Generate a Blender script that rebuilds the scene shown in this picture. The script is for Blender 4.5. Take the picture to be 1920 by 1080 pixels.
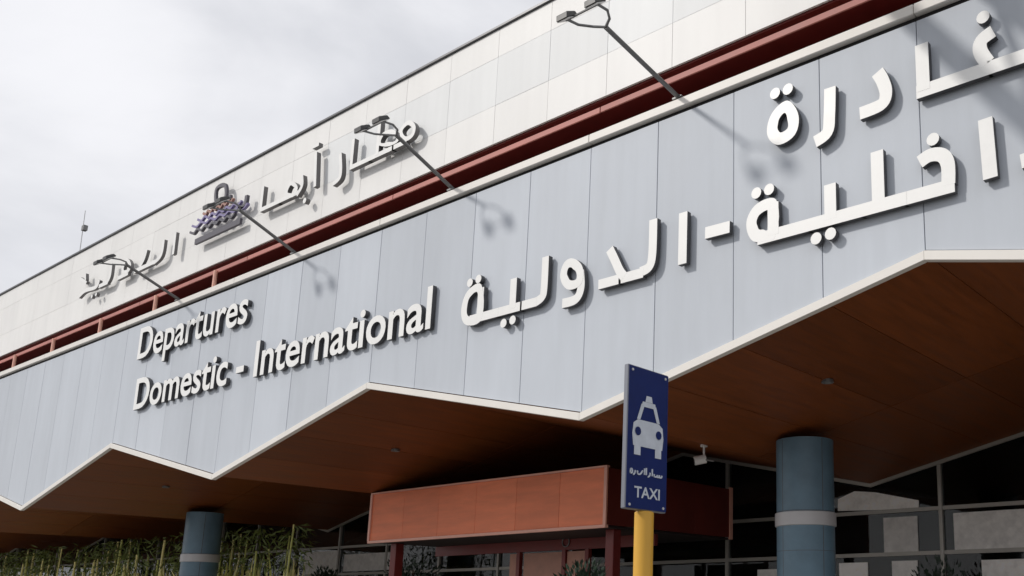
import bpy, bmesh, math, random
from math import sin, cos, asin, tan, atan, radians, pi, sqrt
from mathutils import Vector, Matrix
random.seed(7)
S = bpy.context.scene
for o in list(bpy.data.objects): bpy.data.objects.remove(o)
COL = S.collection

# ------------------------------------------------------------ camera
EYE = 1.6
FH = 1745.0                       # focal length over cos(pitch), in pixels of a 1920 px frame
PITCH = asin(FH / 8640.0)
FL = FH * cos(PITCH)
PPX, PPY = 1400.0, 1140.0 - FL * tan(PITCH)
YAW = atan(1220.0 / FH)
cd = bpy.data.cameras.new('camera'); cam = bpy.data.objects.new('camera', cd); COL.objects.link(cam)
S.camera = cam
cd.sensor_fit = 'HORIZONTAL'; cd.sensor_width = 36.0; cd.lens = 36.0 * FL / 1920.0
cd.shift_x = (960.0 - PPX) / 1920.0
cd.shift_y = (PPY - 540.0) / 1920.0
cd.clip_start = 0.05; cd.clip_end = 3000
cam.location = (0, 0, EYE)
cam.rotation_euler = (pi / 2 + PITCH, 0, YAW)

# ------------------------------------------------------------ world, sun, exposure
SUN = Vector((0.80, 1.0, -0.92)).normalized()      # direction the light travels
sun_el = asin(-SUN.z)
sun_az = math.atan2(-SUN.x, -SUN.y)
w = bpy.data.worlds.new('World'); S.world = w; w.use_nodes = True
nt = w.node_tree; nt.nodes.clear()
out = nt.nodes.new('ShaderNodeOutputWorld'); bg = nt.nodes.new('ShaderNodeBackground')
sky = nt.nodes.new('ShaderNodeTexSky'); sky.sky_type = 'NISHITA'; sky.sun_disc = False
sky.sun_elevation = sun_el; sky.sun_rotation = sun_az
sky.dust_density = 3.0
tc = nt.nodes.new('ShaderNodeTexCoord')
mp = nt.nodes.new('ShaderNodeMapping'); mp.inputs['Scale'].default_value = (1.0, 1.0, 2.2)
mp.inputs['Location'].default_value = (3.1, 0.4, 1.3)
n1 = nt.nodes.new('ShaderNodeTexNoise'); n1.inputs['Scale'].default_value = 2.6; n1.inputs['Detail'].default_value = 7
n1.inputs['Roughness'].default_value = 0.5; n1.inputs['Distortion'].default_value = 0.25
cr = nt.nodes.new('ShaderNodeValToRGB')
cr.color_ramp.interpolation = 'EASE'
cr.color_ramp.elements[0].position = 0.34; cr.color_ramp.elements[0].color = (6.5, 6.6, 7.0, 1)
cr.color_ramp.elements[1].position = 0.70; cr.color_ramp.elements[1].color = (9.1, 9.1, 9.4, 1)
mx = nt.nodes.new('ShaderNodeMix'); mx.data_type = 'RGBA'; mx.inputs['Factor'].default_value = 0.94
nt.links.new(tc.outputs['Generated'], mp.inputs['Vector']); nt.links.new(mp.outputs[0], n1.inputs['Vector'])
nt.links.new(n1.outputs['Fac'], cr.inputs['Fac'])
nt.links.new(sky.outputs['Color'], mx.inputs['A']); nt.links.new(cr.outputs['Color'], mx.inputs['B'])
nt.links.new(mx.outputs['Result'], bg.inputs['Color']); bg.inputs['Strength'].default_value = 0.107
nt.links.new(bg.outputs[0], out.inputs['Surface'])
sd = bpy.data.lights.new('sun', 'SUN'); sd.energy = 2.05; sd.angle = radians(4.0); sd.color = (1.0, 0.955, 0.9)
so = bpy.data.objects.new('sun', sd); COL.objects.link(so); so.location = (-10, -10, 30)
so.rotation_euler = SUN.to_track_quat('-Z', 'Y').to_euler()
S.view_settings.view_transform = 'Standard'; S.view_settings.look = 'None'
S.view_settings.exposure = 0.0; S.view_settings.gamma = 1.0; S.view_settings.use_curve_mapping = False

# ------------------------------------------------------------ measuring helpers (photo pixel -> real point on a wall plane)
def ray(x, y):
    a = (x - PPX) / FL; b = -(y - PPY) / FL
    fh = cos(PITCH) - b * sin(PITCH); up = sin(PITCH) + b * cos(PITCH)
    s, c = sin(YAW), cos(YAW)
    return (-s * fh + c * a, c * fh + s * a, up)
def onY(x, y, Y):
    r = ray(x, y); t = Y / r[1]; return Vector((r[0] * t, Y, r[2] * t + EYE))
def onX(x, y, X):
    r = ray(x, y); t = X / r[0]; return Vector((X, r[1] * t, r[2] * t + EYE))

# ------------------------------------------------------------ materials
def mat(name, col, rough=0.5, metal=0.0, noise=0.0, nscale=3.0, rnd=0.0, bump=0.0, bscale=40.0, spec=0.5, stretch=(1, 1, 1), coat=0.0, streak=0.0):
    m = bpy.data.materials.new(name); m.use_nodes = True
    t = m.node_tree; b = t.nodes['Principled BSDF']
    b.inputs['Roughness'].default_value = rough; b.inputs['Metallic'].default_value = metal
    b.inputs['Specular IOR Level'].default_value = spec
    b.inputs['Coat Weight'].default_value = coat
    b.inputs['Base Color'].default_value = (*col, 1)
    tcn = t.nodes.new('ShaderNodeTexCoord'); geo = t.nodes.new('ShaderNodeNewGeometry')
    mpn = t.nodes.new('ShaderNodeMapping'); mpn.inputs['Scale'].default_value = stretch
    t.links.new(geo.outputs['Position'], mpn.inputs['Vector'])
    if noise or rnd:
        hs = t.nodes.new('ShaderNodeHueSaturation'); hs.inputs['Color'].default_value = (*col, 1)
        n = t.nodes.new('ShaderNodeTexNoise'); n.inputs['Scale'].default_value = nscale; n.inputs['Detail'].default_value = 6
        n.inputs['Roughness'].default_value = 0.6
        t.links.new(mpn.outputs[0], n.inputs['Vector'])
        mr = t.nodes.new('ShaderNodeMapRange'); mr.inputs['From Min'].default_value = 0.25; mr.inputs['From Max'].default_value = 0.75
        mr.inputs['To Min'].default_value = 1 - noise; mr.inputs['To Max'].default_value = 1 + noise
        t.links.new(n.outputs['Fac'], mr.inputs['Value'])
        oi = t.nodes.new('ShaderNodeObjectInfo')
        mr2 = t.nodes.new('ShaderNodeMapRange'); mr2.inputs['To Min'].default_value = 1 - rnd; mr2.inputs['To Max'].default_value = 1 + rnd
        t.links.new(oi.outputs['Random'], mr2.inputs['Value'])
        mu = t.nodes.new('ShaderNodeMath'); mu.operation = 'MULTIPLY'
        t.links.new(mr.outputs[0], mu.inputs[0]); t.links.new(mr2.outputs[0], mu.inputs[1])
        if streak:
            m3 = t.nodes.new('ShaderNodeMapping'); m3.inputs['Scale'].default_value = (4.5, 4.5, 0.25)
            n3 = t.nodes.new('ShaderNodeTexNoise'); n3.inputs['Scale'].default_value = 1.0; n3.inputs['Detail'].default_value = 5
            t.links.new(geo.outputs['Position'], m3.inputs['Vector']); t.links.new(m3.outputs[0], n3.inputs['Vector'])
            r3 = t.nodes.new('ShaderNodeMapRange'); r3.inputs['From Min'].default_value = 0.35; r3.inputs['From Max'].default_value = 0.6
            r3.inputs['To Min'].default_value = 1 - streak; r3.inputs['To Max'].default_value = 1.0
            t.links.new(n3.outputs['Fac'], r3.inputs['Value'])
            mu2 = t.nodes.new('ShaderNodeMath'); mu2.operation = 'MULTIPLY'
            t.links.new(mu.outputs[0], mu2.inputs[0]); t.links.new(r3.outputs[0], mu2.inputs[1]); mu = mu2
        t.links.new(mu.outputs[0], hs.inputs['Value'])
        t.links.new(hs.outputs['Color'], b.inputs['Base Color'])
        mr3 = t.nodes.new('ShaderNodeMapRange'); mr3.inputs['To Min'].default_value = max(0.03, rough - 0.1); mr3.inputs['To Max'].default_value = min(1, rough + 0.1)
        t.links.new(n.outputs['Fac'], mr3.inputs['Value']); t.links.new(mr3.outputs[0], b.inputs['Roughness'])
    if bump:
        n2 = t.nodes.new('ShaderNodeTexNoise'); n2.inputs['Scale'].default_value = bscale; n2.inputs['Detail'].default_value = 4
        t.links.new(mpn.outputs[0], n2.inputs['Vector'])
        bp = t.nodes.new('ShaderNodeBump'); bp.inputs['Strength'].default_value = bump; bp.inputs['Distance'].default_value = 0.02
        t.links.new(n2.outputs['Fac'], bp.inputs['Height']); t.links.new(bp.outputs[0], b.inputs['Normal'])
    return m
M = {}
M['panel'] = mat('grey_composite_panel', (0.54, 0.578, 0.63), 0.55, noise=0.07, nscale=0.8, rnd=0.05, streak=0.03, bump=0.05, bscale=1.2, stretch=(1, 1, 0.35), spec=0.3)
M['upper'] = mat('ivory_composite_panel', (0.84, 0.835, 0.815), 0.5, noise=0.045, nscale=0.9, rnd=0.02, streak=0.025, bump=0.06, bscale=1.0, stretch=(1, 1, 0.4), spec=0.3)
M['upper_sky_tint'] = mat('ivory_panel_sky_reflection', (0.77, 0.785, 0.785), 0.5, noise=0.05, nscale=0.9, rnd=0.04, streak=0.03, stretch=(1, 1, 0.4), spec=0.3)  # sky reflection painted into the middle row as a bluish colour
M['white'] = mat('white_coated_metal', (0.78, 0.75, 0.70), 0.5, noise=0.04, nscale=2)
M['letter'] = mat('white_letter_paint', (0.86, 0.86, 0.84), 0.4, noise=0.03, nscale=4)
M['side'] = mat('letter_side_shade', (0.07, 0.07, 0.075), 0.5)  # shade on the letter sides set as a dark base colour
M['red'] = mat('maroon_painted_steel', (0.16, 0.018, 0.014), 0.45, noise=0.15, nscale=3)
M['rail'] = mat('red_glossy_rail', (0.46, 0.17, 0.14), 0.6, noise=0.15, nscale=1.2, rnd=0.1)
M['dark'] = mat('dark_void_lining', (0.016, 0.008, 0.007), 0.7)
M['coping'] = mat('dark_grey_coping', (0.10, 0.10, 0.105), 0.4, metal=0.4)
M['soffit'] = mat('orange_brown_soffit', (0.185, 0.052, 0.013), 0.5, noise=0.25, nscale=1.6, rnd=0.12, bump=0.08, bscale=18, stretch=(6, 0.5, 1), spec=0.2)
M['joint_and_shade'] = mat('black_joint_and_shade', (0.012, 0.010, 0.010), 0.8)
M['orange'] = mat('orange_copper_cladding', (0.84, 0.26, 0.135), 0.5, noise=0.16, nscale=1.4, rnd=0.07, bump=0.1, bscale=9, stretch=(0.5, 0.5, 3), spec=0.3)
M['deep_red'] = mat('portal_side_deep_red', (0.13, 0.02, 0.013), 0.5, noise=0.2, nscale=1.4, rnd=0.1, spec=0.3)  # portal sides coloured darker than the orange front
M['orange_trim'] = mat('pale_copper_trim', (0.80, 0.42, 0.32), 0.4, noise=0.1)
M['blue'] = mat('blue_grey_column_paint', (0.13, 0.22, 0.29), 0.4, noise=0.18, nscale=2.2, bump=0.04)
M['band'] = mat('pale_column_collar', (0.55, 0.55, 0.56), 0.35, noise=0.06)
M['mull'] = mat('beige_aluminium', (0.42, 0.40, 0.36), 0.4, metal=0.15, noise=0.08)
M['pale'] = mat('pale_patch_surface', (0.90, 0.88, 0.84), 0.6, noise=0.2, nscale=5, rnd=0.2)
M['steel'] = mat('grey_galvanised_steel', (0.20, 0.20, 0.20), 0.5, metal=0.5, noise=0.15, nscale=9)
M['lamp'] = mat('dark_lamp_housing', (0.06, 0.06, 0.06), 0.45, noise=0.1)
M['navy'] = mat('navy_sign_face', (0.004, 0.016, 0.115), 0.45, noise=0.14, nscale=4, spec=0.25)
M['signframe'] = mat('grey_sign_edge', (0.20, 0.21, 0.24), 0.4, metal=0.3)
M['signwhite'] = mat('sign_print_white', (0.60, 0.64, 0.70), 0.5, noise=0.1, nscale=12)
M['yellow'] = mat('yellow_pole_paint', (0.70, 0.38, 0.045), 0.45, noise=0.10, nscale=6, stretch=(1, 1, 0.3))
M['ground'] = mat('asphalt', (0.085, 0.083, 0.08), 0.85, noise=0.25, nscale=1.5, bump=0.3, bscale=60)
M['pave'] = mat('concrete_paving', (0.34, 0.32, 0.29), 0.8, noise=0.15, nscale=2, bump=0.15, bscale=30)
M['kerb'] = mat('kerb_stone', (0.40, 0.39, 0.36), 0.75, noise=0.15)
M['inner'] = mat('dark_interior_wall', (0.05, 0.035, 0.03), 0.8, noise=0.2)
M['cane_y'] = mat('yellow_cane', (0.88, 0.80, 0.32), 0.45, noise=0.25, nscale=5, rnd=0.2)
M['cane_g'] = mat('green_cane', (0.55, 0.58, 0.16), 0.45, noise=0.25, nscale=5, rnd=0.2)
M['leaf'] = mat('bamboo_leaf', (0.15, 0.20, 0.05), 0.5, noise=0.3, nscale=7, rnd=0.15)
M['leaf2'] = mat('dark_leaf', (0.018, 0.04, 0.022), 0.5, noise=0.3, nscale=9, rnd=0.15)
M['pot'] = mat('concrete_planter', (0.25, 0.24, 0.22), 0.8, noise=0.15)
M['bark'] = mat('brown_bark', (0.10, 0.07, 0.045), 0.85, noise=0.2)
M['upper_side'] = mat('parapet_letter_side_shade', (0.15, 0.145, 0.145), 0.5)  # parapet letters: side shade put in as grey
M['emblem_purple'] = mat('muted_purple_metal', (0.20, 0.17, 0.34), 0.5)
M['emblem_warm'] = mat('muted_brown_metal', (0.34, 0.17, 0.13), 0.5)
M['emblem'] = mat('dark_emblem_metal', (0.075, 0.07, 0.09), 0.5, noise=0.15, nscale=8)
M['camwhite'] = mat('white_plastic', (0.72, 0.72, 0.70), 0.35)
M['black'] = mat('black_plastic', (0.015, 0.015, 0.018), 0.25)
M['salmon'] = mat('salmon_door_board', (0.42, 0.21, 0.15), 0.55, noise=0.15, nscale=4, rnd=0.1)
gm = bpy.data.materials.new('tinted_glass'); gm.use_nodes = True
gb = gm.node_tree.nodes['Principled BSDF']
gb.inputs['Base Color'].default_value = (0.50, 0.55, 0.56, 1); gb.inputs['Roughness'].default_value = 0.02
gb.inputs['Transmission Weight'].default_value = 1.0; gb.inputs['IOR'].default_value = 1.3
M['glass'] = gm

# ------------------------------------------------------------ mesh helpers
class MB:
    def __init__(s): s.v = []; s.f = []; s.mi = []; s.smooth = False
    def add(s, vs, fs, mi=0):
        o = len(s.v); s.v += [tuple(v) for v in vs]; s.f += [tuple(i + o for i in f) for f in fs]; s.mi += [mi] * len(fs); return s
    def box(s, x0, x1, y0, y1, z0, z1, mi=0):
        v = [(x, y, z) for x in (x0, x1) for y in (y0, y1) for z in (z0, z1)]
        return s.add(v, [(0, 1, 3, 2), (4, 6, 7, 5), (0, 4, 5, 1), (2, 3, 7, 6), (0, 2, 6, 4), (1, 5, 7, 3)], mi)
    def prism(s, poly, axis, a, b, mi=0):
        """poly: list of 2D points; axis 'Y': (x,z) extruded a..b in y ; axis 'X': (y,z)"""
        n = len(poly)
        mk = (lambda p, d: (p[0], d, p[1])) if axis == 'Y' else (lambda p, d: (d, p[0], p[1]))
        if axis == 'Z': mk = lambda p, d: (p[0], p[1], d)
        v = [mk(p, a) for p in poly] + [mk(p, b) for p in poly]
        f = [tuple(range(n)), tuple(range(2 * n - 1, n - 1, -1))] + [(i, i + n, (i + 1) % n + n, (i + 1) % n) for i in range(n)]
        return s.add(v, f, mi)
    def bar(s, p, q, r, n=8, r2=None, mi=0):
        p, q = Vector(p), Vector(q); d = (q - p).normalized(); u = d.orthogonal().normalized(); t = d.cross(u); r2 = r if r2 is None else r2
        v = [p + (u * cos(2 * pi * i / n) + t * sin(2 * pi * i / n)) * r for i in range(n)] + [q + (u * cos(2 * pi * i / n) + t * sin(2 * pi * i / n)) * r2 for i in range(n)]
        return s.add(v, [(i, (i + 1) % n, (i + 1) % n + n, i + n) for i in range(n)] + [tuple(range(n - 1, -1, -1)), tuple(range(n, 2 * n))], mi)
    def lathe(s, c, prof, n=32, mi=0):
        v = []; f = []
        for (r, z) in prof:
            for i in range(n): v.append((c[0] + r * cos(2 * pi * i / n), c[1] + r * sin(2 * pi * i / n), c[2] + z))
        for k in range(len(prof) - 1):
            for i in range(n): f.append((k * n + i, k * n + (i + 1) % n, (k + 1) * n + (i + 1) % n, (k + 1) * n + i))
        f.append(tuple(range(n - 1, -1, -1))); f.append(tuple(range((len(prof) - 1) * n, len(prof) * n)))
        return s.add(v, f, mi)
    def build(s, name, mats, parent=None, smooth=False, bevel=0.0, kind=None):
        me = bpy.data.meshes.new(name); me.from_pydata(s.v, [], s.f); me.update()
        if not isinstance(mats, (list, tuple)): mats = [mats]
        for m in mats: me.materials.append(M[m] if isinstance(m, str) else m)
        for p, i in zip(me.polygons, s.mi): p.material_index = i
        bm = bmesh.new(); bm.from_mesh(me); bmesh.ops.recalc_face_normals(bm, faces=bm.faces)
        if bevel: bmesh.ops.bevel(bm, geom=list(bm.edges), offset=bevel, segments=1, affect='EDGES', clamp_overlap=True)
        bm.to_mesh(me); bm.free()
        if smooth:
            for p in me.polygons: p.use_smooth = True
            if hasattr(me, 'set_sharp_from_angle'): me.set_sharp_from_angle(angle=radians(40))
        o = bpy.data.objects.new(name, me); COL.objects.link(o)
        if parent is not None: attach(o, parent)
        if kind: o['kind'] = kind
        return o
WORLDPOS = {}
def wpos(o):
    p = Vector(o.location)
    while o.parent is not None:
        o = o.parent; p = p + Vector(o.location)
    return p
def attach(o, parent):          # world-coordinate mesh under an unrotated parent: shift its verts
    o.parent = parent
    off = wpos(parent)
    if off.length and o.type == 'MESH' and o.data.users == 1: o.data.transform(Matrix.Translation(-off))
def thing(name, label, cat, loc=(0, 0, 0), group=None):
    o = bpy.data.objects.new(name, None); COL.objects.link(o); o.location = loc; o.empty_display_size = 0.3
    o['label'] = label; o['category'] = cat
    if group: o['group'] = group
    return o
def tag(o, label, cat, group=None):
    o['label'] = label; o['category'] = cat
    if group: o['group'] = group
    return o

# ------------------------------------------------------------ ground
g = MB(); g.add([(-1500, -1500, 0), (1500, -1500, 0), (1500, 1500, 0), (-1500, 1500, 0)], [(0, 1, 2, 3)]).build('ground', 'ground', kind='structure')
g = MB(); g.box(-75, 20, 6.15, 40, -0.3, 0.13); g.build('pavement', 'pave', kind='structure')
g = MB()
x = -75
while x < 20: g.box(x, x + 0.99, 6.0, 6.144, -0.2, 0.145); x += 1.0
g.build('kerb', 'kerb', kind='structure', bevel=0.008)
g = MB(); g.box(-75, 20, 1.7, 1.82, 0.002, 0.004)
g.build('lane_marking', 'white', kind='structure')

# ------------------------------------------------------------ terminal building
PER = 11.75; HALF = PER / 2; SEAM = PER / 8
XV = -10.16                   # X of one valley
ZV, ZP = 3.0 + EYE, 4.33 + EYE
ZT = 7.58 + EYE               # top of the lower fascia
Y0 = 10.0
YR = 19.9
XL, XR = XV - 7.5 * PER, XV + 1.5 * PER   # -63 .. +7.5 (peaks)
def soff(x):
    t = abs(((x - XV) / HALF + 1) % 2 - 1)      # 0 at valley, 1 at peak
    return ZV + (ZP - ZV) * t
T = thing('airport_terminal', 'long grey terminal canopy with a zigzag lower edge and orange brown soffit', 'building', (XV, Y0, 0))

# lower fascia: vertical composite panels with recessed joints
GAP = 0.005
nx = round((XR - XL) / SEAM)
for i in range(nx):
    a = XL + i * SEAM; b = a + SEAM
    g = MB(); yy = Y0 - random.uniform(0, 0.004)
    g.prism([(a + GAP, soff(a + GAP) + 0.02), (b - GAP, soff(b - GAP) + 0.02), (b - GAP, ZT - 0.045), (a + GAP, ZT - 0.045)], 'Y', yy, Y0 + 0.04)
    g.build('fascia_panel', 'panel', T, bevel=0.004)
# backing behind the joints
k = MB()
for i in range(nx):
    a = XL + i * SEAM; b = a + SEAM
    k.prism([(a, soff(a) + 0.06), (b, soff(b) + 0.06), (b, ZT - 0.05), (a, ZT - 0.05)], 'Y', Y0 + 0.045, Y0 + 0.12)
k.build('fascia_backing', 'steel', T)
g = MB(); g.box(XL, XR, Y0 + 0.02, Y0 + 0.3, ZT - 0.04, ZT + 0.022); g.build('cap_shade_strip', 'joint_and_shade', T)  # black strip put in as the line of shade under the cap
# white cap strip on top of the lower fascia, one length per half period
nh = round((XR - XL) / HALF)
for i in range(nh):
    a = XL + i * HALF; b = a + HALF
    g = MB(); g.box(a + 0.004, b - 0.004, Y0 - 0.07, Y0 + 0.42, ZT + 0.025, ZT + 0.175)
    g.build('fascia_cap', 'white', T, bevel=0.01)
    za, zb = soff(a), soff(b)
    g = MB(); g.prism([(a, za), (b, zb), (b, zb - 0.125), (a, za - 0.125)], 'Y', Y0 - 0.05, Y0 + 0.05)
    g.build('edge_trim', 'white', T, bevel=0.006)
# soffit boards: each slope in four strips, two lengths deep
for i in range(nx):
    a = XL + i * SEAM; b = a + SEAM
    for (ya, yb) in ((Y0 + 0.06, 14.95), (14.97, YR - 0.02)):
        g = MB(); za, zb = soff(a + 0.006) - 0.03, soff(b - 0.006) - 0.03
        g.prism([(a + 0.006, za), (b - 0.006, zb), (b - 0.006, zb + 0.05), (a + 0.006, za + 0.05)], 'Y', ya, yb)
        g.build('soffit_panel', 'soffit', T)
g = MB()
for i in range(nh):
    a = XL + i * HALF; b = a + HALF
    za, zb = soff(a), soff(b)
    g.prism([(a, za + 0.03), (b, zb + 0.03), (b, zb + 0.1), (a, za + 0.1)], 'Y', Y0 + 0.13, YR + 8)
g.build('soffit_backing', 'joint_and_shade', T)
# red recess between the two fascias
YU = 10.3
UB, UT = 0.84 * YU + EYE, 1.079 * YU + EYE
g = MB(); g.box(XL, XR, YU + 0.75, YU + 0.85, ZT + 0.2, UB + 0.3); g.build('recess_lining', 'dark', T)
g = MB(); g.box(XL, XR, Y0 + 0.43, YU + 0.74, ZT + 0.05, ZT + 0.1); g.build('recess_gutter', 'red', T)
g = MB(); g.box(XL, XR, YU + 0.05, YU + 0.74, UB - 0.03, UB + 0.02); g.build('upper_soffit', 'red', T)
for i in range(nh):
    a = XL + i * HALF; b = a + HALF
    g = MB(); g.box(a + 0.01, b - 0.01, 10.17, 10.20, 0.8135 * 10.17 + EYE, 0.8235 * 10.17 + EYE)
    g.build('red_rail', 'rail', T, bevel=0.004)
pxs = [onY(q, 600, 10.14).x for q in (393, 287, 190, 107, 40)]
pxs += [pxs[-1] - 2.85 * (q + 1) for q in range(12)]
for x in pxs:
    g = MB(); g.bar((x, 10.14, ZT + 0.17), (x, 10.14, 8.32 + EYE), 0.05, 8); g.build('rail_post', 'orange_trim', T)
# upper fascia panels
for i in range(nx):
    a = XL + i * SEAM; b = a + SEAM
    H3 = (UB, UB + (UT - UB) * .33, UB + (UT - UB) * .75, UT)
    for r_ in range(3):
        g = MB(); g.box(a + GAP * .5, b - GAP * .5, YU - random.uniform(0, 0.003), YU + 0.04, H3[r_] + .001, H3[r_ + 1] - .001)
        g.build('parapet_panel', 'upper_sky_tint' if (r_ == 1 and a > -19) else 'upper', T, bevel=0.003)
g = MB(); g.box(XL, XR, YU + 0.045, YU + 0.3, UB + 0.04, UT - 0.02); g.build('parapet_backing', 'steel', T)
for i in range(nh):
    a = XL + i * HALF; b = a + HALF
    g = MB(); g.box(a, b - 0.006, YU - 0.045, YU + 0.34, UT + 0.003, UT + 0.062)
    g.build('parapet_coping', 'coping', T, bevel=0.006)
g = MB(); g.box(XL, XR, YU + 0.35, 34, UT - 0.6, UT - 0.3); g.build('roof_deck', 'pave', T)

# columns on the valley grid
for cx in (-8.9, -8.9 - 2 * PER, -8.9 + PER):
    cy, r = 14.66, 0.545
    top = min(soff(cx - r), soff(cx + r), soff(cx)) - 0.05
    zb = 0.107 * 14.66 + EYE
    g = MB(); g.lathe((cx, cy, 0.13), [(r + .05, 0), (r + .05, .25), (r, .27), (r, top - 0.13)], 40)
    c = g.build('column', 'blue', T, smooth=True)
    g = MB(); g.lathe((cx, cy, zb - 0.09), [(r + .004, 0), (r + .03, .012), (r + .03, .25), (r + .004, .262)], 40)
    g.build('collar', 'band', c, smooth=True)
    for zj in (1.45, 2.62, 3.35):
        if zj < top - .3: g = MB(); g.lathe((cx, cy, zj), [(r + .001, 0), (r + .003, .001), (r + .003, .007), (r + .001, .008)], 40); g.build('joint_ring', 'coping', c)
    for aj in (-1.9, -.4, 1.2): g = MB(); g.bar((cx + (r - .004) * cos(aj), cy + (r - .004) * sin(aj), .42), (cx + (r - .004) * cos(aj), cy + (r - .004) * sin(aj), top - .02), .008, 6); g.build('joint_strip', 'coping', c)

# rear glazed wall
GW = bpy.data.objects.new('glazed_wall', None); COL.objects.link(GW); GW.parent = T
def gpart(mb, name, m, **k):
    return mb.build(name, m, GW, **k)
mul = [-8.4 - 3.06 * k for k in range(-4, 30)]
ztr = [0.13, 1.25 + EYE - 1.55, 1.25 + EYE, 2.27 + EYE]
for mx_ in mul:
    g = MB(); g.box(mx_ - 0.045, mx_ + 0.045, YR - 0.08, YR + 0.10, 0.13, soff(mx_) - 0.05); gpart(g, 'mullion', 'mull', bevel=0.006)
for i in range(len(mul) - 1):
    b, a = mul[i] - 0.046, mul[i + 1] + 0.046
    for z in ztr[1:]:
        g = MB(); g.box(a, b, YR - 0.055, YR + 0.08, z - 0.045, z + 0.045); gpart(g, 'transom', 'mull')
    zz = ztr + [None]
    for j in range(4):
        z0 = ztr[j] + (0.046 if j else 0)
        if j < 3: poly = [(a, z0), (b, z0), (b, ztr[j + 1] - 0.046), (a, ztr[j + 1] - 0.046)]
        else:
            ks = [XV + n * HALF for n in range(-20, 6) if a < XV + n * HALF < b]
            poly = [(a, z0), (b, z0), (b, soff(b) - 0.09)] + [(q, soff(q) - 0.09) for q in ks] + [(a, soff(a) - 0.09)]
        g = MB(); g.prism(poly, 'Y', YR, YR + 0.02); gpart(g, 'pane', 'glass')
# head trim following the zigzag
for i in range(nh):
    a = XL + i * HALF; b = a + HALF; za, zb = soff(a) - 0.036, soff(b) - 0.036
    g = MB(); g.prism([(a, za), (b, zb), (b, zb - 0.09), (a, za - 0.09)], 'Y', YR - 0.14, YR - 0.085); gpart(g, 'head_trim', 'mull')
# pale flat patches just in front of the panes, traced where the photograph shows them
for (x0, x1, yt, yb) in ((1656, 1722, 971, 1034), (1787, 1925, 962, 1034), (1573, 1628, 1056, 1100), (1672, 1722, 1052, 1100),
                         (1840, 1930, 1050, 1100), (572, 632, 1036, 1100), (646, 735, 1040, 1068), (430, 470, 1080, 1100), (1420, 1460, 1068, 1100)):
    p = onY(x0, yt, YR - 0.03); q = onY(x1, yb, YR - 0.03)
    g = MB(); g.box(p.x, q.x, YR - 0.03, YR - 0.005, min(p.z, q.z), max(p.z, q.z)); g.build('pale_patch', 'pale', T)
g = MB(); g.prism([(q.x, q.z) for q in [onY(a_, b_, YR - .03) for a_, b_ in ((1571, 958), (1571, 936), (1602, 921), (1640, 923), (1722, 938), (1722, 954))]], 'Y', YR - 0.03, YR - 0.005); g.build('pale_patch', 'pale', T)
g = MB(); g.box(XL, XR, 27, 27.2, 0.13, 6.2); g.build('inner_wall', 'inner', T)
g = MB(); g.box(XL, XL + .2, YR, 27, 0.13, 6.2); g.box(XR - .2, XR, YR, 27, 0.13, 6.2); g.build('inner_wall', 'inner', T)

# orange entrance portal box with pale trim
PX0, PX1, PY0, PY1 = -21.85, -13.40, 14.0, 18.5
PZ0, PZ1 = 1.67 + EYE, 2.965 + EYE
E_ = bpy.data.objects.new('entrance_portal', None); COL.objects.link(E_); E_.parent = T
def ep(mb, name, m, **k): return mb.build(name, m, E_, **k)
n = 6; wv = (PX1 - PX0) / n
for i in range(n):
    g = MB(); g.box(PX0 + i * wv + 0.003, PX0 + (i + 1) * wv - 0.003, PY0, PY0 + 0.05, PZ0 + 0.05, PZ1 - 0.04); ep(g, 'cladding_panel', 'orange', bevel=0.005)
for i in range(3):
    d = (PY1 - PY0 - 0.06) / 3
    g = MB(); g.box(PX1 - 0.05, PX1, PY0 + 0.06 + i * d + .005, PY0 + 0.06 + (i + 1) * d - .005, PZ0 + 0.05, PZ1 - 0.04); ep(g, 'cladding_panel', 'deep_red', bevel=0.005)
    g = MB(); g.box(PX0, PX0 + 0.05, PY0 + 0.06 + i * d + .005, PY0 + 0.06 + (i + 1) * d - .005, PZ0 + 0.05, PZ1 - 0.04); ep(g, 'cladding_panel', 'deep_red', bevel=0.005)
g = MB(); g.box(PX0 - .02, PX1 + .02, PY0 - 0.03, PY0 + 0.06, PZ0 - 0.02, PZ0 + 0.045); ep(g, 'trim', 'orange_trim')
g = MB(); g.box(PX0 - .02, PX1 + .02, PY0 - 0.03, PY0 + 0.06, PZ1 - 0.035, PZ1 + 0.005); ep(g, 'trim', 'orange_trim')
g = MB(); g.box(PX0 - .03, PX0 + 0.05, PY0 - 0.035, PY0 - 0.002, PZ0 + 0.046, PZ1 - 0.036); ep(g, 'trim', 'orange_trim')
g = MB(); g.box(PX1 - .05, PX1 + 0.03, PY0 - 0.035, PY0 - 0.002, PZ0 + 0.046, PZ1 - 0.036); ep(g, 'trim', 'orange_trim')
g = MB(); g.box(PX1 - .02, PX1 + 0.03, PY1 - 0.1, PY1 + 0.02, PZ0, PZ1); ep(g, 'trim', 'orange_trim')
g = MB(); g.box(PX0 + .06, PX1 - .06, PY0 + .07, PY1, PZ0 + 0.0, PZ0 + 0.04); ep(g, 'portal_ceiling', 'dark')
g = MB(); g.box(PX0 + .06, PX1 - .06, PY0 + .07, PY1, PZ1 - 0.08, PZ1 - 0.045); ep(g, 'portal_roof', 'red')
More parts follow.
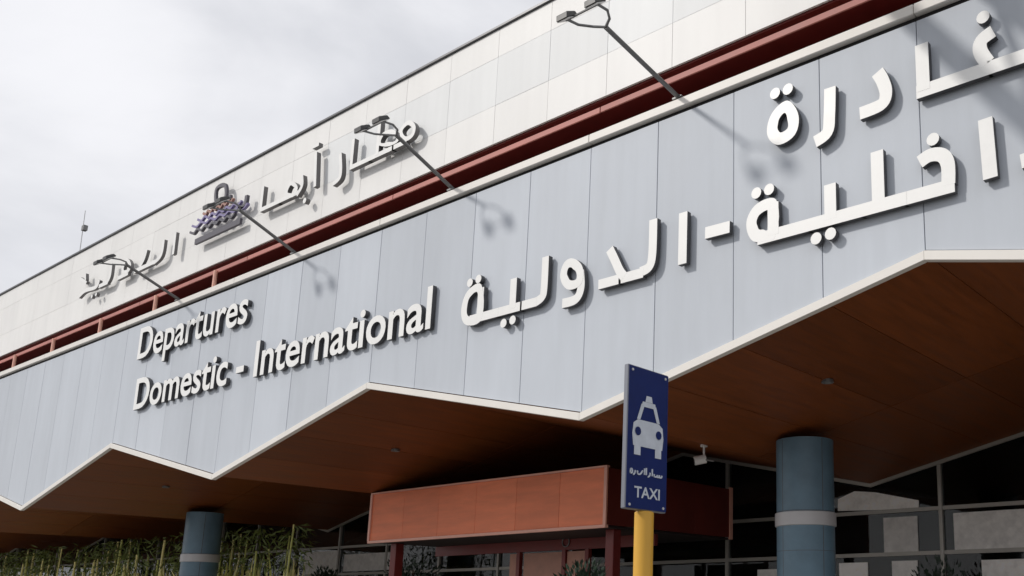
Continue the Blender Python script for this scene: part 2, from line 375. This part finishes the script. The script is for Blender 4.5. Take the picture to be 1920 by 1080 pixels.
# vestibule front under the portal: dark red frame, salmon boards, dark fascia band
VY = 16.0
vz = onY(1000, 1034, VY).z
g = MB(); g.box(PX0 + 0.1, PX1 - .35, VY, VY + 0.1, vz, PZ0 - .004); ep(g, 'door_header', 'red')
for (xa, xb, m_) in ((955, 967, 'salmon'), (981, 1052, 'salmon'), (1062, 1095, 'salmon')):
    p, q = onY(xa, 1040, VY), onY(xb, 1040, VY)
    g = MB(); g.box(p.x, q.x, VY + 0.03, VY + 0.07, 0.13, vz - 0.04); ep(g, 'door_leaf', m_)
for xa in (970, 1055, 1098):
    p = onY(xa, 1040, VY); g = MB(); g.box(p.x - .01, p.x + .11, VY - 0.02, VY + 0.09, 0.13, vz - 0.002); ep(g, 'door_frame', 'red')
for sx in (PX0 + 0.35, PX1 - 0.35):
    g = MB(); g.box(sx - 0.12, sx + 0.12, PY0 + 0.5, PY0 + 0.74, 0.13, PZ0 - 0.003); ep(g, 'portal_post', 'red', bevel=0.01)
c = onY(1062, 1016, VY); g = MB()
for i in range(18):
    a0 = 2 * pi * i / 18; a1 = 2 * pi * (i + 1) / 18
    g.bar((c.x + .12 * cos(a0), VY - .02, c.z + .12 * sin(a0)), (c.x + .12 * cos(a1), VY - .02, c.z + .12 * sin(a1)), 0.015, 6)
ep(g, 'ring_emblem', 'steel')

# downlights in the soffit
for (dx, dy) in ((-7.2, 12.6), (-18.9, 12.6), (-30.6, 12.6), (4.5, 12.6)):
    z = soff(dx) - 0.03
    g = MB(); g.lathe((dx, dy, z - 0.04), [(0.05, .02), (0.06, .0), (0.10, .0), (0.10, .05), (0.06, .05)], 20); g.build('downlight', 'steel', T)

# ------------------------------------------------------------ lettering
def smooth_path(pts, closed):
    n = len(pts); res = []
    rng = range(n) if closed else range(n - 1)
    for i in rng:
        if closed: p0, p1, p2, p3 = pts[(i - 1) % n], pts[i], pts[(i + 1) % n], pts[(i + 2) % n]
        else: p0, p1, p2, p3 = pts[max(i - 1, 0)], pts[i], pts[i + 1], pts[min(i + 2, n - 1)]
        for k in range(6):
            t = k / 6
            res.append(tuple(0.5 * ((2 * b) + (-a + c) * t + (2 * a - 5 * b + 4 * c - d) * t * t + (-a + 3 * b - 3 * c + d) * t ** 3) for a, b, c, d in zip(p0, p1, p2, p3)))
    if not closed: res.append(pts[-1])
    return res
def ribbon(mb, pts, wd, closed, ya, yb, sm=True):
    if sm and len(pts) > 2: pts = smooth_path(pts, closed)
    n = len(pts); L = []; R_ = []
    for i in range(n):
        if closed: a, b = pts[(i - 1) % n], pts[(i + 1) % n]
        else: a, b = pts[max(i - 1, 0)], pts[min(i + 1, n - 1)]
        if closed:
            cc_ = Vector((sum(p[0] for p in pts) / n, sum(p[1] for p in pts) / n)); p = Vector(pts[i]); e = p - cc_; rr = max(e.length, 1e-6)
            L.append(cc_ + e * (1 + wd / 2 / rr)); R_.append(cc_ + e * max(0.22, 1 - wd / 2 / rr)); continue
        d = Vector((b[0] - a[0], b[1] - a[1])).normalized(); nn = Vector((-d.y, d.x)) * wd / 2
        p = Vector(pts[i]); L.append(p + nn); R_.append(p - nn)
    v = [(p.x, ya, p.y) for p in L] + [(p.x, ya, p.y) for p in R_] + [(p.x, yb, p.y) for p in L] + [(p.x, yb, p.y) for p in R_]
    f = []; fm = []
    m = n if closed else n - 1
    for i in range(m):
        j = (i + 1) % n
        f += [(i, j, n + j, n + i)]; fm.append(0)
        f += [(2 * n + i, 3 * n + i, 3 * n + j, 2 * n + j), (i, 2 * n + i, 2 * n + j, j), (n + i, n + j, 3 * n + j, 3 * n + i)]; fm += [1] * 3
    if not closed: f += [(0, n, 3 * n, 2 * n), (n - 1, 3 * n - 1, 4 * n - 1, 2 * n - 1)]; fm += [1, 1]
    o = len(mb.v); mb.v += v; mb.f += [tuple(q + o for q in t) for t in f]; mb.mi += fm
def disc(mb, c, r, ya, yb, n=14, sx=1.0):
    v = [(c[0] + sx * r * cos(2 * pi * i / n), y, c[1] + r * sin(2 * pi * i / n)) for y in (ya, yb) for i in range(n)]
    o = len(mb.v); mb.v += v
    f = [tuple(range(n)), tuple(range(2 * n - 1, n - 1, -1))] + [(i, i + n, (i + 1) % n + n, (i + 1) % n) for i in range(n)]
    mb.f += [tuple(q + o for q in t) for t in f]; mb.mi += [0, 1] + [1] * n
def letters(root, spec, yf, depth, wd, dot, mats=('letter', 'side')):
    """spec: list of letters; a letter is a list of strokes ('l'|'s'|'c'|'d', [pixels]) traced on the plane y=yf"""
    kk = 0
    zs = [onY(px, py, yf).z for L in spec for t, pts in L if t == 'b' for px, py in pts]
    zb = sum(zs) / len(zs) if zs else 0
    for L in spec:
        g = MB()
        for j, (t, pts) in enumerate(L):
            P = [onY(px, py, yf) for px, py in pts]; P = [(p.x, p.z) for p in P]
            ya = yf - 0.0006 * ((kk + j) % 4)
            if t == 'b': P = [(p[0], zb) for p in P]
            if t == 'v': xm = (P[0][0] + P[1][0]) / 2; P = [(xm, P[0][1]), (xm, zb)]
            if t == 'b' or t == 'v': sm_ = False
            if t == 'd':
                for p in P: disc(g, p, dot, ya, yf + depth)
            else: ribbon(g, P, wd * (0.8 if t == 't' else 1), t == 'c', ya, yf + depth, sm=(t not in 'lbv'))
        kk += 1
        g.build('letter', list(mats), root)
FY = Y0 - 0.12
# upper row: "al-mughadara"
r1 = thing('arabic_lettering', 'large raised white Arabic word for departures, upper row under the red recess at top right', 'sign lettering', tuple(onY(1730, 165, FY)))
letters(r1, [
    [('c', [(1474, 200), (1487, 222), (1483, 247), (1461, 260), (1448, 246), (1454, 218)]), ('d', [(1453, 175), (1477, 167)])],
    [('s', [(1556, 164), (1555, 215), (1551, 248), (1528, 266)])],
    [('s', [(1645, 135), (1655, 152), (1661, 175), (1652, 196), (1612, 213)])],
    [('v', [(1728, 82), (1731, 171)])],
    [('b', [(1718, 175), (1858, 126)]), ('s', [(1862, 58), (1840, 76), (1838, 96), (1852, 118)]), ('d', [(1843, 32)])],
    [('b', [(1852, 128), (1990, 80)]), ('c', [(1960, 40), (1990, 52), (1988, 80), (1962, 84), (1945, 62)])],
    [('b', [(1980, 84), (2069, 52)]), ('v', [(2056, -60), (2058, 54)])], [('l', [(2112, -80), (2114, 38)])],
], FY, 0.085, 0.18, 0.085)
r2 = thing('arabic_lettering', 'large raised white Arabic word for domestic ending in a dash, above the rising soffit edge', 'sign lettering', tuple(onY(1600, 400, FY)))
letters(r2, [
    [('l', [(1322, 437), (1368, 425)])],
    [('c', [(1449, 385), (1422, 392), (1409, 416), (1416, 440), (1434, 441), (1447, 436)]), ('v', [(1449, 380), (1450, 438)]), ('d', [(1418, 362), (1442, 355)]), ('b', [(1420, 445), (1520, 418)])],
    [('b', [(1515, 420), (1620, 393)]), ('v', [(1556, 345), (1557, 405)]), ('d', [(1530, 447), (1557, 438)])],
    [('b', [(1615, 394), (1700, 372)]), ('v', [(1644, 283), (1647, 384)])],
    [('b', [(1695, 373), (1790, 349)]), ('s', [(1724, 304), (1744, 291), (1766, 291), (1777, 308), (1778, 346)]), ('d', [(1749, 261)])],
    [('l', [(1847, 222), (1857, 334)])],
    [('s', [(1950, 215), (1964, 245), (1962, 282), (1914, 303)])],
    [('b', [(1950, 306), (2064, 274)]), ('v', [(2052, 130), (2054, 268)])], [('l', [(2110, 118), (2112, 245)])],
], FY, 0.085, 0.18, 0.085)
r3 = thing('arabic_lettering', 'raised white Arabic word for international, middle of the grey fascia left of the dash', 'sign lettering', tuple(onY(1070, 560, FY)))
letters(r3, [
    [('l', [(1281, 398), (1279, 495)])],
    [('s', [(1225, 411), (1223, 475), (1217, 500), (1200, 510)]), ('b', [(1206, 509), (1160, 522)])],
    [('b', [(1164, 520), (1122, 531)]), ('s', [(1143, 467), (1153, 488), (1162, 508), (1170, 519)])],
    [('c', [(1072, 493), (1086, 505), (1085, 528), (1067, 534), (1057, 518), (1061, 499)]), ('s', [(1088, 508), (1089, 540), (1079, 561), (1054, 569)])],
    [('s', [(1023, 481), (1020, 540), (1016, 557), (1003, 567)]), ('b', [(1006, 566), (975, 575)])],
    [('b', [(978, 574), (930, 588)]), ('v', [(963, 522), (961, 577)]), ('d', [(944, 606), (961, 600)])],
    [('b', [(934, 587), (880, 602)]), ('c', [(899, 541), (878, 553), (870, 582), (876, 601), (899, 594)]), ('v', [(900, 540), (901, 595)]), ('d', [(881, 530), (897, 523)])],
], FY, 0.085, 0.16, 0.08)

def glyph_mesh(txt, size, extrude, offset):
    cu = bpy.data.curves.new('glyph', 'FONT'); cu.body = txt; cu.size = size; cu.extrude = extrude; cu.offset = offset; cu.resolution_u = 5
    ob = bpy.data.objects.new('glyph', cu); COL.objects.link(ob)
    bpy.context.view_layer.update()
    me = bpy.data.meshes.new_from_object(ob.evaluated_get(bpy.context.evaluated_depsgraph_get()))
    bpy.data.objects.remove(ob); bpy.data.curves.remove(cu)
    return me
def right_of(me): return max(v.co.x for v in me.vertices)
def text_letters(root, txt, p0, p1, cap, axis, depth, offset, mats, partname='letter', yoff=0.0, sz=None):
    """letters of txt from world point p0 (baseline start) to p1 (baseline end), capital height cap"""
    size = cap / 0.73 if sz is None else sz
    full = glyph_mesh(txt, size, 0.01, offset); W = right_of(full); x0 = min(v.co.x for v in full.vertices)
    span = (Vector(p1) - Vector(p0)).length; sx = span / (W - x0)
    dirv = (Vector(p1) - Vector(p0)).normalized()
    for i, ch in enumerate(txt):
        if ch == ' ': continue
        me = glyph_mesh(ch, size, depth / 2, offset)
        off = right_of(glyph_mesh(txt[:i + 1], size, 0.01, offset)) - right_of(me)
        for v in me.vertices:
            x, y, z = v.co
            u = (x + off - x0) * sx
            q = Vector(p0) + dirv * u + Vector((0, 0, y))
            if axis == 'Y': q.y -= z + depth / 2      # letter front faces -Y
            else: q.x += z
            v.co = q
        me.materials.clear()
        for m_ in mats: me.materials.append(M[m_])
        bm = bmesh.new(); bm.from_mesh(me); bmesh.ops.recalc_face_normals(bm, faces=bm.faces); bm.to_mesh(me); bm.free()
        if len(mats) > 1:
            yf = min(v.co.y for v in me.vertices)
            for p in me.polygons: p.material_index = 0 if all(me.vertices[i].co.y < yf + 1e-4 for i in p.vertices) else 1
        o = bpy.data.objects.new(partname, me); COL.objects.link(o); attach(o, root)
def hz(px0, py0, px1, Y):
    a = onY(px0, py0, Y); b = onY(px1, 500, Y); return a, Vector((b.x, Y, a.z))
FE = Y0 - 0.02
a, b = hz(263, 675, 481, FE); cap = onY(263, 618, FE).z - a.z
r4 = thing('english_lettering', 'raised white word Departures, shorter upper row at the left of the fascia', 'sign lettering', tuple(a))
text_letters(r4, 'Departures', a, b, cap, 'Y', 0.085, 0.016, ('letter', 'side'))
a, b = hz(256, 769, 822, FE); cap = onY(256, 712, FE).z - a.z
r5 = thing('english_lettering', 'raised white row Domestic - International running up the left half of the fascia', 'sign lettering', tuple(a))
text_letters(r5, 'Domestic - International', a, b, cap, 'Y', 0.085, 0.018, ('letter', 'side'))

# airport name on the upper parapet
UY = YU - 0.2
r6 = thing('arabic_lettering', 'white airport name in Arabic on the ivory parapet, right of the dark emblem', 'sign lettering', tuple(onY(620, 330, UY)))
letters(r6, [
    [('c', [(765, 230), (776, 238), (772, 254), (758, 260), (752, 245)]), ('b', [(762, 262), (735, 275)])],
    [('b', [(738, 273), (690, 295)]), ('c', [(712, 270), (718, 252), (735, 247), (746, 258), (738, 268)]), ('v', [(709, 222), (711, 282)])],
    [('b', [(694, 293), (656, 310)]), ('v', [(660, 262), (661, 309)])],
    [('s', [(638, 288), (639, 318), (636, 334), (624, 345)])],
    [('l', [(592, 286), (590, 350)]), ('t', [(586, 276), (598, 270)])],
    [('s', [(566, 330), (566, 348), (556, 366)]), ('d', [(571, 376)])],
    [('b', [(560, 363), (520, 384)]), ('c', [(545, 344), (556, 352), (549, 366), (537, 362)])],
    [('b', [(524, 382), (487, 399)]), ('v', [(491, 351), (490, 398)])],
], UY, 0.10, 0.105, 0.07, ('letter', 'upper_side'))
r7 = thing('arabic_lettering', 'white Arabic word at the far left of the ivory parapet, left of the dark emblem', 'sign lettering', tuple(onY(230, 510, UY)))
letters(r7, [
    [('l', [(329, 436), (324, 477)])],
    [('s', [(307, 450), (302, 478), (288, 493)]), ('l', [(291, 490), (268, 501)])],
    [('s', [(275, 468), (270, 485), (262, 500)]), ('l', [(270, 500), (252, 509)])],
    [('c', [(236, 488), (244, 496), (240, 508), (230, 508)]), ('l', [(240, 512), (220, 522)])],
    [('s', [(209, 495), (206, 518), (200, 530)]), ('l', [(202, 529), (185, 537)])],
    [('s', [(186, 525), (180, 538), (160, 545), (148, 556)]), ('d', [(172, 556), (180, 552)])],
    [('t', [(150, 522), (162, 530)]), ('t', [(160, 514), (160, 526)])],
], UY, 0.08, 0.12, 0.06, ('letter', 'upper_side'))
# dark emblem: tower ring on top, rows of wavy bands, two bars of lettering below
em = thing('emblem_sign', 'dark emblem of a small tower over wavy bands on the ivory parapet', 'emblem', tuple(onY(410, 410, UY)))
def est(name, t, pts, wd, m='emblem', lvl=0):
    g = MB(); P = [onY(px, py, UY) for px, py in pts]
    ribbon(g, [(p.x, p.z) for p in P], wd, t == 'c', UY - 0.003 * lvl, UY + 0.06, sm=(t != 'l')); g.build(name, [m, m], em)
est('tower', 'c', [(405, 354), (421, 347), (421, 372), (405, 380)], 0.10)
est('tower', 'l', [(392, 387), (432, 369)], 0.12, lvl=1)
for k_, (xa, ya, xb, yb) in enumerate(((380, 402, 436, 374), (370, 414, 452, 379), (360, 426, 464, 384), (356, 438, 440, 402))):
    pts = []
    for i in range(13):
        t = i / 12; pts.append((xa + (xb - xa) * t, ya + (yb - ya) * t + (2.6 if i % 2 else -2.6)))
    est('wavy_band', 's', pts, 0.06, ('emblem_warm', 'emblem_purple', 'emblem_purple', 'emblem')[k_], k_)
est('wavy_band', 's', [(462, 366), (458, 384), (446, 392)], 0.12, lvl=2)
a, b = hz(366, 457, 441, UY + 0.02)
cap = onY(366, 446, UY).z - a.z
g = MB(); g.box(a.x, b.x, UY, UY + 0.06, a.z - cap * .2, a.z + cap * .75); g.build('name_bar', 'emblem', em)

# ------------------------------------------------------------ floodlights on arms
ax = [-8.28 + 5.55 * k for k in range(1, -5, -1)]
flabels = {0: 'twin floodlight on a long steel arm, nearest one in view at the top edge', -1: 'twin floodlight on a steel arm in front of the airport name',
           -2: 'twin floodlight on a steel arm in front of the dark emblem', -3: 'twin floodlight on a steel arm at the far left word of the parapet'}
for k in range(1, -4, -1):
    x = -8.28 + 5.55 * k if k > -5 else 0
    fl = thing('floodlight', flabels.get(k, 'twin floodlight on a steel arm beyond the %s edge of the view' % ('right' if k > 0 else 'left')), 'floodlight', (x, 9.93, ZT + 0.2), 'floodlights on arms above the fascia')
    zt, ky = (8.10 + EYE, 8.34) if k >= 0 else (8.36 + EYE, 8.74)
    g = MB(); g.bar((x, 10.06, 7.80 + EYE), (x, ky, zt), 0.036, 10); g.box(x - .09, x + .09, 9.94, 10.10, ZT + .203, ZT + .23); g.build('arm', 'steel', fl, smooth=True)
    g = MB()   # fork
    for sx in (-1, 1):
        pts = [(x, ky, zt), (x + sx * .16, ky - .09, zt + .02), (x + sx * .28, ky - .26, zt), (x + sx * .29, ky - .46, zt - .03)]
        for p, q in zip(pts, pts[1:]): g.bar(p, q, 0.02, 6)
    g.bar((x - .32, ky - .46, zt - .03), (x + .32, ky - .46, zt - .03), 0.018, 6)
    g.build('fork', 'steel', fl)
    for sx in (-1, 1):
        g = MB(); cx = x + sx * .27
        yc, zc = ky - .50, zt - .02
        c_, s_ = cos(radians(36)), sin(radians(36))
        def rot(u, v): return (yc + u * c_ - v * s_, zc + u * s_ + v * c_)
        prof = [rot(u, v) for u, v in ((-.13, -.025), (.13, -.025), (.10, .04), (-.08, .055))]
        g.prism(prof, 'X', cx - .11, cx + .11)
        lh = g.build('lamp_head', 'lamp', fl, bevel=0.01)
        g = MB(); g.prism([rot(-.11, -.029), rot(.11, -.029), rot(.11, -.036), rot(-.11, -.036)], 'X', cx - .11, cx + .11)
        g.build('lens', 'camwhite', lh)

# roof mast far behind the parapet
mb = onY(160, 455, 26.0); mt = onY(160, 395, 26.0); ml = onY(160, 428, 26.0)
ms = thing('roof_mast', 'thin grey mast with a small box, on the roof above the far left parapet', 'mast', (mb.x, 26, mb.z - 3))
g = MB(); g.bar((mb.x, 26, UT - .3), (mt.x, 26, mt.z), 0.06, 8, 0.03); g.build('pole', 'band', ms)
g = MB(); g.box(ml.x - .22, ml.x + .22, 25.8, 26.1, ml.z - .22, ml.z + .2); g.build('equipment_box', 'steel', ms)

# ------------------------------------------------------------ roof gantry added out of frame: unseen beams put there to shade the fascia
s0, s1 = onY(1700, 8, Y0), onY(1905, 196, Y0)
def beam_from_shadow(p, q, tp, tq): return p - SUN * tp, q - SUN * tq
gt = thing('added_shade_beams', 'added pair of grey steel beams, out of view, casting diagonal shade on the fascia', 'shade_caster', (-4.5, 8.5, 11))
for (pa, pb, wd) in (((1716, 40), (1912, 214), 0.21), ((1880, -20), (2020, 90), 0.26)):
    p, q = onY(*pa, Y0), onY(*pb, Y0)
    d = q - p; p = p - d * 0.9; q = q + d * (0.25 if pa[0] < 1800 else 0.0)
    P, Q = (p - SUN * 1.5, q - SUN * 3.2) if pa[0] < 1800 else (p - SUN * 1.1, q - SUN * 2.8)
    g = MB(); g.bar(P, Q, wd, 4); g.build('beam', 'steel', gt)
    for e in (P, Q):
        g = MB(); g.bar(e, (e.x + 1.5, 12.2, UT - 0.35), 0.06, 8); g.build('strut', 'steel', gt)

# ------------------------------------------------------------ security camera under the soffit
cc = onY(1315, 862, 13.5)
sc = thing('security_camera', 'small white security camera hanging under the soffit right of the taxi sign', 'camera', tuple(cc))
cz = soff(cc.x) - 0.03
g = MB(); g.bar((cc.x + .06, 13.5, cz - 0.002), (cc.x + .06, 13.5, cc.z + .03), 0.02, 8); g.lathe((cc.x + .06, 13.5, cz - .05), [(.07, 0), (.07, .04)], 16); g.build('bracket', 'camwhite', sc)
g = MB(); g.bar((cc.x - .09, 13.4, cc.z - .03), (cc.x + .07, 13.55, cc.z + .02), 0.085, 16); g.build('body', 'camwhite', sc, smooth=True)
g = MB(); g.bar((cc.x - .10, 13.39, cc.z - .033), (cc.x - .091, 13.399, cc.z - .031), 0.055, 14); g.build('lens', 'black', sc)
g = MB(); g.bar((cc.x + .05, 13.5, cc.z + .0), (cc.x + .30, 13.5, cc.z - .05), 0.018, 8); g.build('cable', 'steel', sc)

# ------------------------------------------------------------ taxi sign
SX = -4.6; K = SX / -3.66
bl, br, tl, tr = onX(1172, 945, SX), onX(1250, 970, SX), onX(1180, 675, SX), onX(1253, 710, SX)
y0, y1 = (bl.y + tl.y) / 2, (br.y + tr.y) / 2
z0, z1 = (bl.z + br.z) / 2, (tl.z + tr.z) / 2
ts = thing('taxi_sign', 'narrow navy taxi sign with a white cab pictogram on a thick yellow pole', 'taxi sign', (SX, (y0 + y1) / 2, 0))
g = MB(); g.box(SX - 0.05, SX - 0.004, y0, y1, z0, z1); g.build('sign_box', 'signframe', ts, bevel=0.006)
g = MB(); g.box(SX - 0.003, SX, y0 + .008, y1 - .004, z0 + .008, z1 - .008); face = g.build('sign_face', 'navy', ts)
W_, H_ = y1 - y0, z1 - z0
def sp(u, v): return (y0 + u * W_, z0 + v * H_)
def spp(u, v): return sp(.5 + (u - .5) * 1.28, .375 + (v - .455) * 1.38)
def sprint(polys, name='pictogram', m='signwhite', x=SX + 0.0015):
    g = MB()
    for i, P in enumerate(polys):
        g.prism([spp(*p) for p in P], 'X', x + 0.0004 * i, x + 0.001 + 0.0004 * i)
    return g.build(name, m, ts)
sprint([[(.22, .50), (.78, .50), (.80, .56), (.78, .615), (.70, .635), (.30, .635), (.22, .615), (.20, .56)],       # bonnet
        [(.24, .455), (.36, .455), (.36, .50), (.24, .50)], [(.64, .455), (.76, .455), (.76, .50), (.64, .50)],      # wheels
        [(.28, .636), (.34, .636), (.41, .705), (.36, .72)], [(.66, .636), (.72, .636), (.64, .72), (.59, .705)],    # pillars
        [(.36, .706), (.64, .706), (.62, .732), (.38, .732)], [(.43, .733), (.57, .733), (.55, .765), (.45, .765)]]) # roof and roof light
for u in (.30, .70):
    g = MB(); c = spp(u, .575); g.prism([(c[0] + .034 * cos(2 * pi * i / 12), c[1] + .034 * sin(2 * pi * i / 12)) for i in range(12)], 'X', SX + .006, SX + .0068); g.build('headlight', 'navy', ts)
text_letters(ts, 'TAXI', (SX + .0015, *sp(.20, .085)), (SX + .0015, *sp(.82, .085)), H_ * .078, 'X', 0.002, 0.002, ('signwhite',), 'printed_letter')
for (u, v) in ((.09, .965), (.91, .965), (.09, .03), (.91, .03)):
    c = sp(u, v); g = MB(); g.bar((SX, *c), (SX + .006, *c), .011, 8); g.build('bolt', 'band', ts)
g = MB(); g.box(SX - .11, SX - .052, y0 + W_ * .2, y1 - W_ * .2, z0 + .10, z0 + .14); g.build('bracket', 'signframe', ts)
g = MB(); g.box(SX - .11, SX - .052, y0 + W_ * .2, y1 - W_ * .2, z1 - .2, z1 - .16); g.build('bracket', 'signframe', ts)
# small Arabic line (printed strokes)
def sst(pts, wd=0.016, x=SX + .0015, closed=False):
    g = MB(); P = [sp(.5 + (p[0] - .5) * 1.05, .245 + (p[1] - .262) * 1.15) for p in pts]
    if len(P) > 2: P = smooth_path(P, closed)
    for p, q in zip(P, P[1:]): g.bar((x, *p), (x, *q), wd / 2, 4)
    g.build('printed_letter', 'signwhite', ts)
sst([(.84, .275), (.83, .262), (.78, .262), (.78, .275), (.78, .262), (.73, .262), (.73, .274)])
sst([(.73, .262), (.66, .262), (.66, .276)]); sst([(.61, .262), (.61, .305)]); sst([(.56, .280), (.55, .262), (.51, .252)])
sst([(.47, .262), (.47, .305)]); sst([(.43, .262), (.43, .300)]); sst([(.39, .285), (.33, .262), (.27, .262), (.27, .280)])
sst([(.22, .280), (.20, .260), (.17, .252)]); sst([(.15, .262), (.11, .262), (.12, .285), (.15, .280), (.15, .262)])
pc = onX(1207, 1000, SX - .028)
g = MB(); g.lathe((SX - .028, pc.y, 0.0), [(.15, 0), (.15, .02), (.074, .021), (.074, z0 - 0.012), (.06, z0 - .003)], 28)
g.build('pole', 'yellow', ts, smooth=True)

# ------------------------------------------------------------ bamboo row at the left, in front of the glass
def blade(mb, p, d, L, wd):
    d = Vector(d).normalized(); s = d.cross(Vector((random.uniform(-1, 1), random.uniform(-1, 1), random.uniform(-1, 1)))).normalized() * wd
    p = Vector(p); mb.add([p, p + d * L * .45 + s, p + d * L, p + d * L * .45 - s], [(0, 1, 2, 3)])
bx = -29.4; kk = 0
while bx > -60:
    by = 16.0 + random.uniform(-.4, .4)
    t = thing('bamboo_plant', '', 'bamboo', (bx, by, 0.13), 'bamboo clumps in a row under the left end of the canopy')
    for c_i in range(random.randint(4, 6)):
        cx = bx + random.uniform(-.7, .7); cy = by + random.uniform(-.35, .35); h = random.uniform(2.6, 4.3); lean = random.uniform(-.35, .35)
        g = MB(); r = random.uniform(.035, .09); z = 0.13; px = cx
        while z < h:
            zz = min(z + .38, h); nxp = px + lean * .38 / h
            g.bar((px, cy, z), (nxp, cy, zz - .02), r, 7, r * .93); g.bar((nxp, cy, zz - .02), (nxp, cy, zz), r * 1.15, 7); z = zz; px = nxp; r *= .95
        g.build('cane', 'cane_y' if random.random() < .6 else 'cane_g', t)
    for mname, nb, zl, zh in (('cane_y', 46, 2.2, 3.6), ('cane_g', 26, 2.0, 3.7)):
        g = MB()
        for q in range(nb):            # long arching blades rising from the clump's foot
            a = random.uniform(0, 2 * pi); out_ = random.uniform(.1, .8); L = random.uniform(zl, zh); wd_ = random.uniform(.04, .10)
            ox, oy = bx + random.uniform(-.7, .7), by + random.uniform(-.3, .3); tw = random.uniform(0, pi); pts = []
            for k4 in range(6):
                tt = k4 / 5; pts.append(Vector((ox + cos(a) * out_ * tt * tt, oy + sin(a) * out_ * tt * tt, .13 + L * tt - .35 * L * tt ** 3 * out_)))
            sv = Vector((cos(tw), sin(tw), 0)); v = []
            for k4, pp in enumerate(pts):
                ww = wd_ * (1 - (k4 / 5) ** 2) + .003; v += [pp - sv * ww, pp + sv * ww]
            g.add(v, [(2 * m_, 2 * m_ + 1, 2 * m_ + 3, 2 * m_ + 2) for m_ in range(5)])
        g.build('foliage', mname, t)
    g = MB()
    for q in range(170):
        a = random.uniform(0, 2 * pi); rr = random.uniform(0, .9); zq = random.uniform(2.9, 4.3)
        blade(g, (bx + rr * cos(a), by + rr * .6 * sin(a), zq), (cos(a) * .6, sin(a) * .6, random.uniform(-1.4, .3)), random.uniform(.2, .45), .028)
    g.build('foliage', 'leaf', t)
    ordn = ['first', 'second', 'third', 'fourth', 'fifth', 'sixth', 'seventh', 'eighth', 'ninth', 'tenth', 'eleventh', 'twelfth', 'thirteenth', 'fourteenth', 'fifteenth', 'sixteenth', 'seventeenth', 'eighteenth']
    t['label'] = ordn[kk] + ' clump of yellow green bamboo canes, counted leftwards from the left glazing'
    kk += 1; bx -= 1.75

# potted shrubs by the doors and glazing
for (px, py, Y, sc_, lab) in ((1097, 1058, 13.2, .55, 'dark round topped potted shrub right of the salmon door boards'), (1765, 1052, 18.6, .8, 'dark leafy potted shrub before the right hand glazing'),
                             (612, 1068, 17.5, .5, 'dark potted shrub at the left glazing beside the bamboo'), (775, 1040, 16.8, .9, 'wide dark potted shrub under the left end of the orange portal')):
    p = onY(px, py, Y); t = thing('potted_shrub', lab, 'shrub', (p.x, Y, 0.13), 'potted shrubs along the entrance front')
    g = MB(); g.lathe((p.x, Y, .13), [(.2, 0), (.3, .5), (.33, .5), (.33, .55), (.27, .55), (.26, .5)], 20); g.build('planter', 'pot', t, smooth=True)
    g = MB(); g.bar((p.x, Y, .6), (p.x + .05, Y, p.z - sc_ * .5), .035, 8, .02); g.build('trunk', 'bark', t)
    g = MB()
    for q in range(520):
        v = Vector((random.gauss(0, 1), random.gauss(0, 1), random.gauss(0, 1))).normalized() * sc_ * random.uniform(.3, 1)
        blade(g, (p.x + v.x, Y + v.y, p.z - sc_ + .1 + v.z * .9), v + Vector((0, 0, .3)), random.uniform(.08, .2), .03)
    g.build('crown', 'leaf2', t)
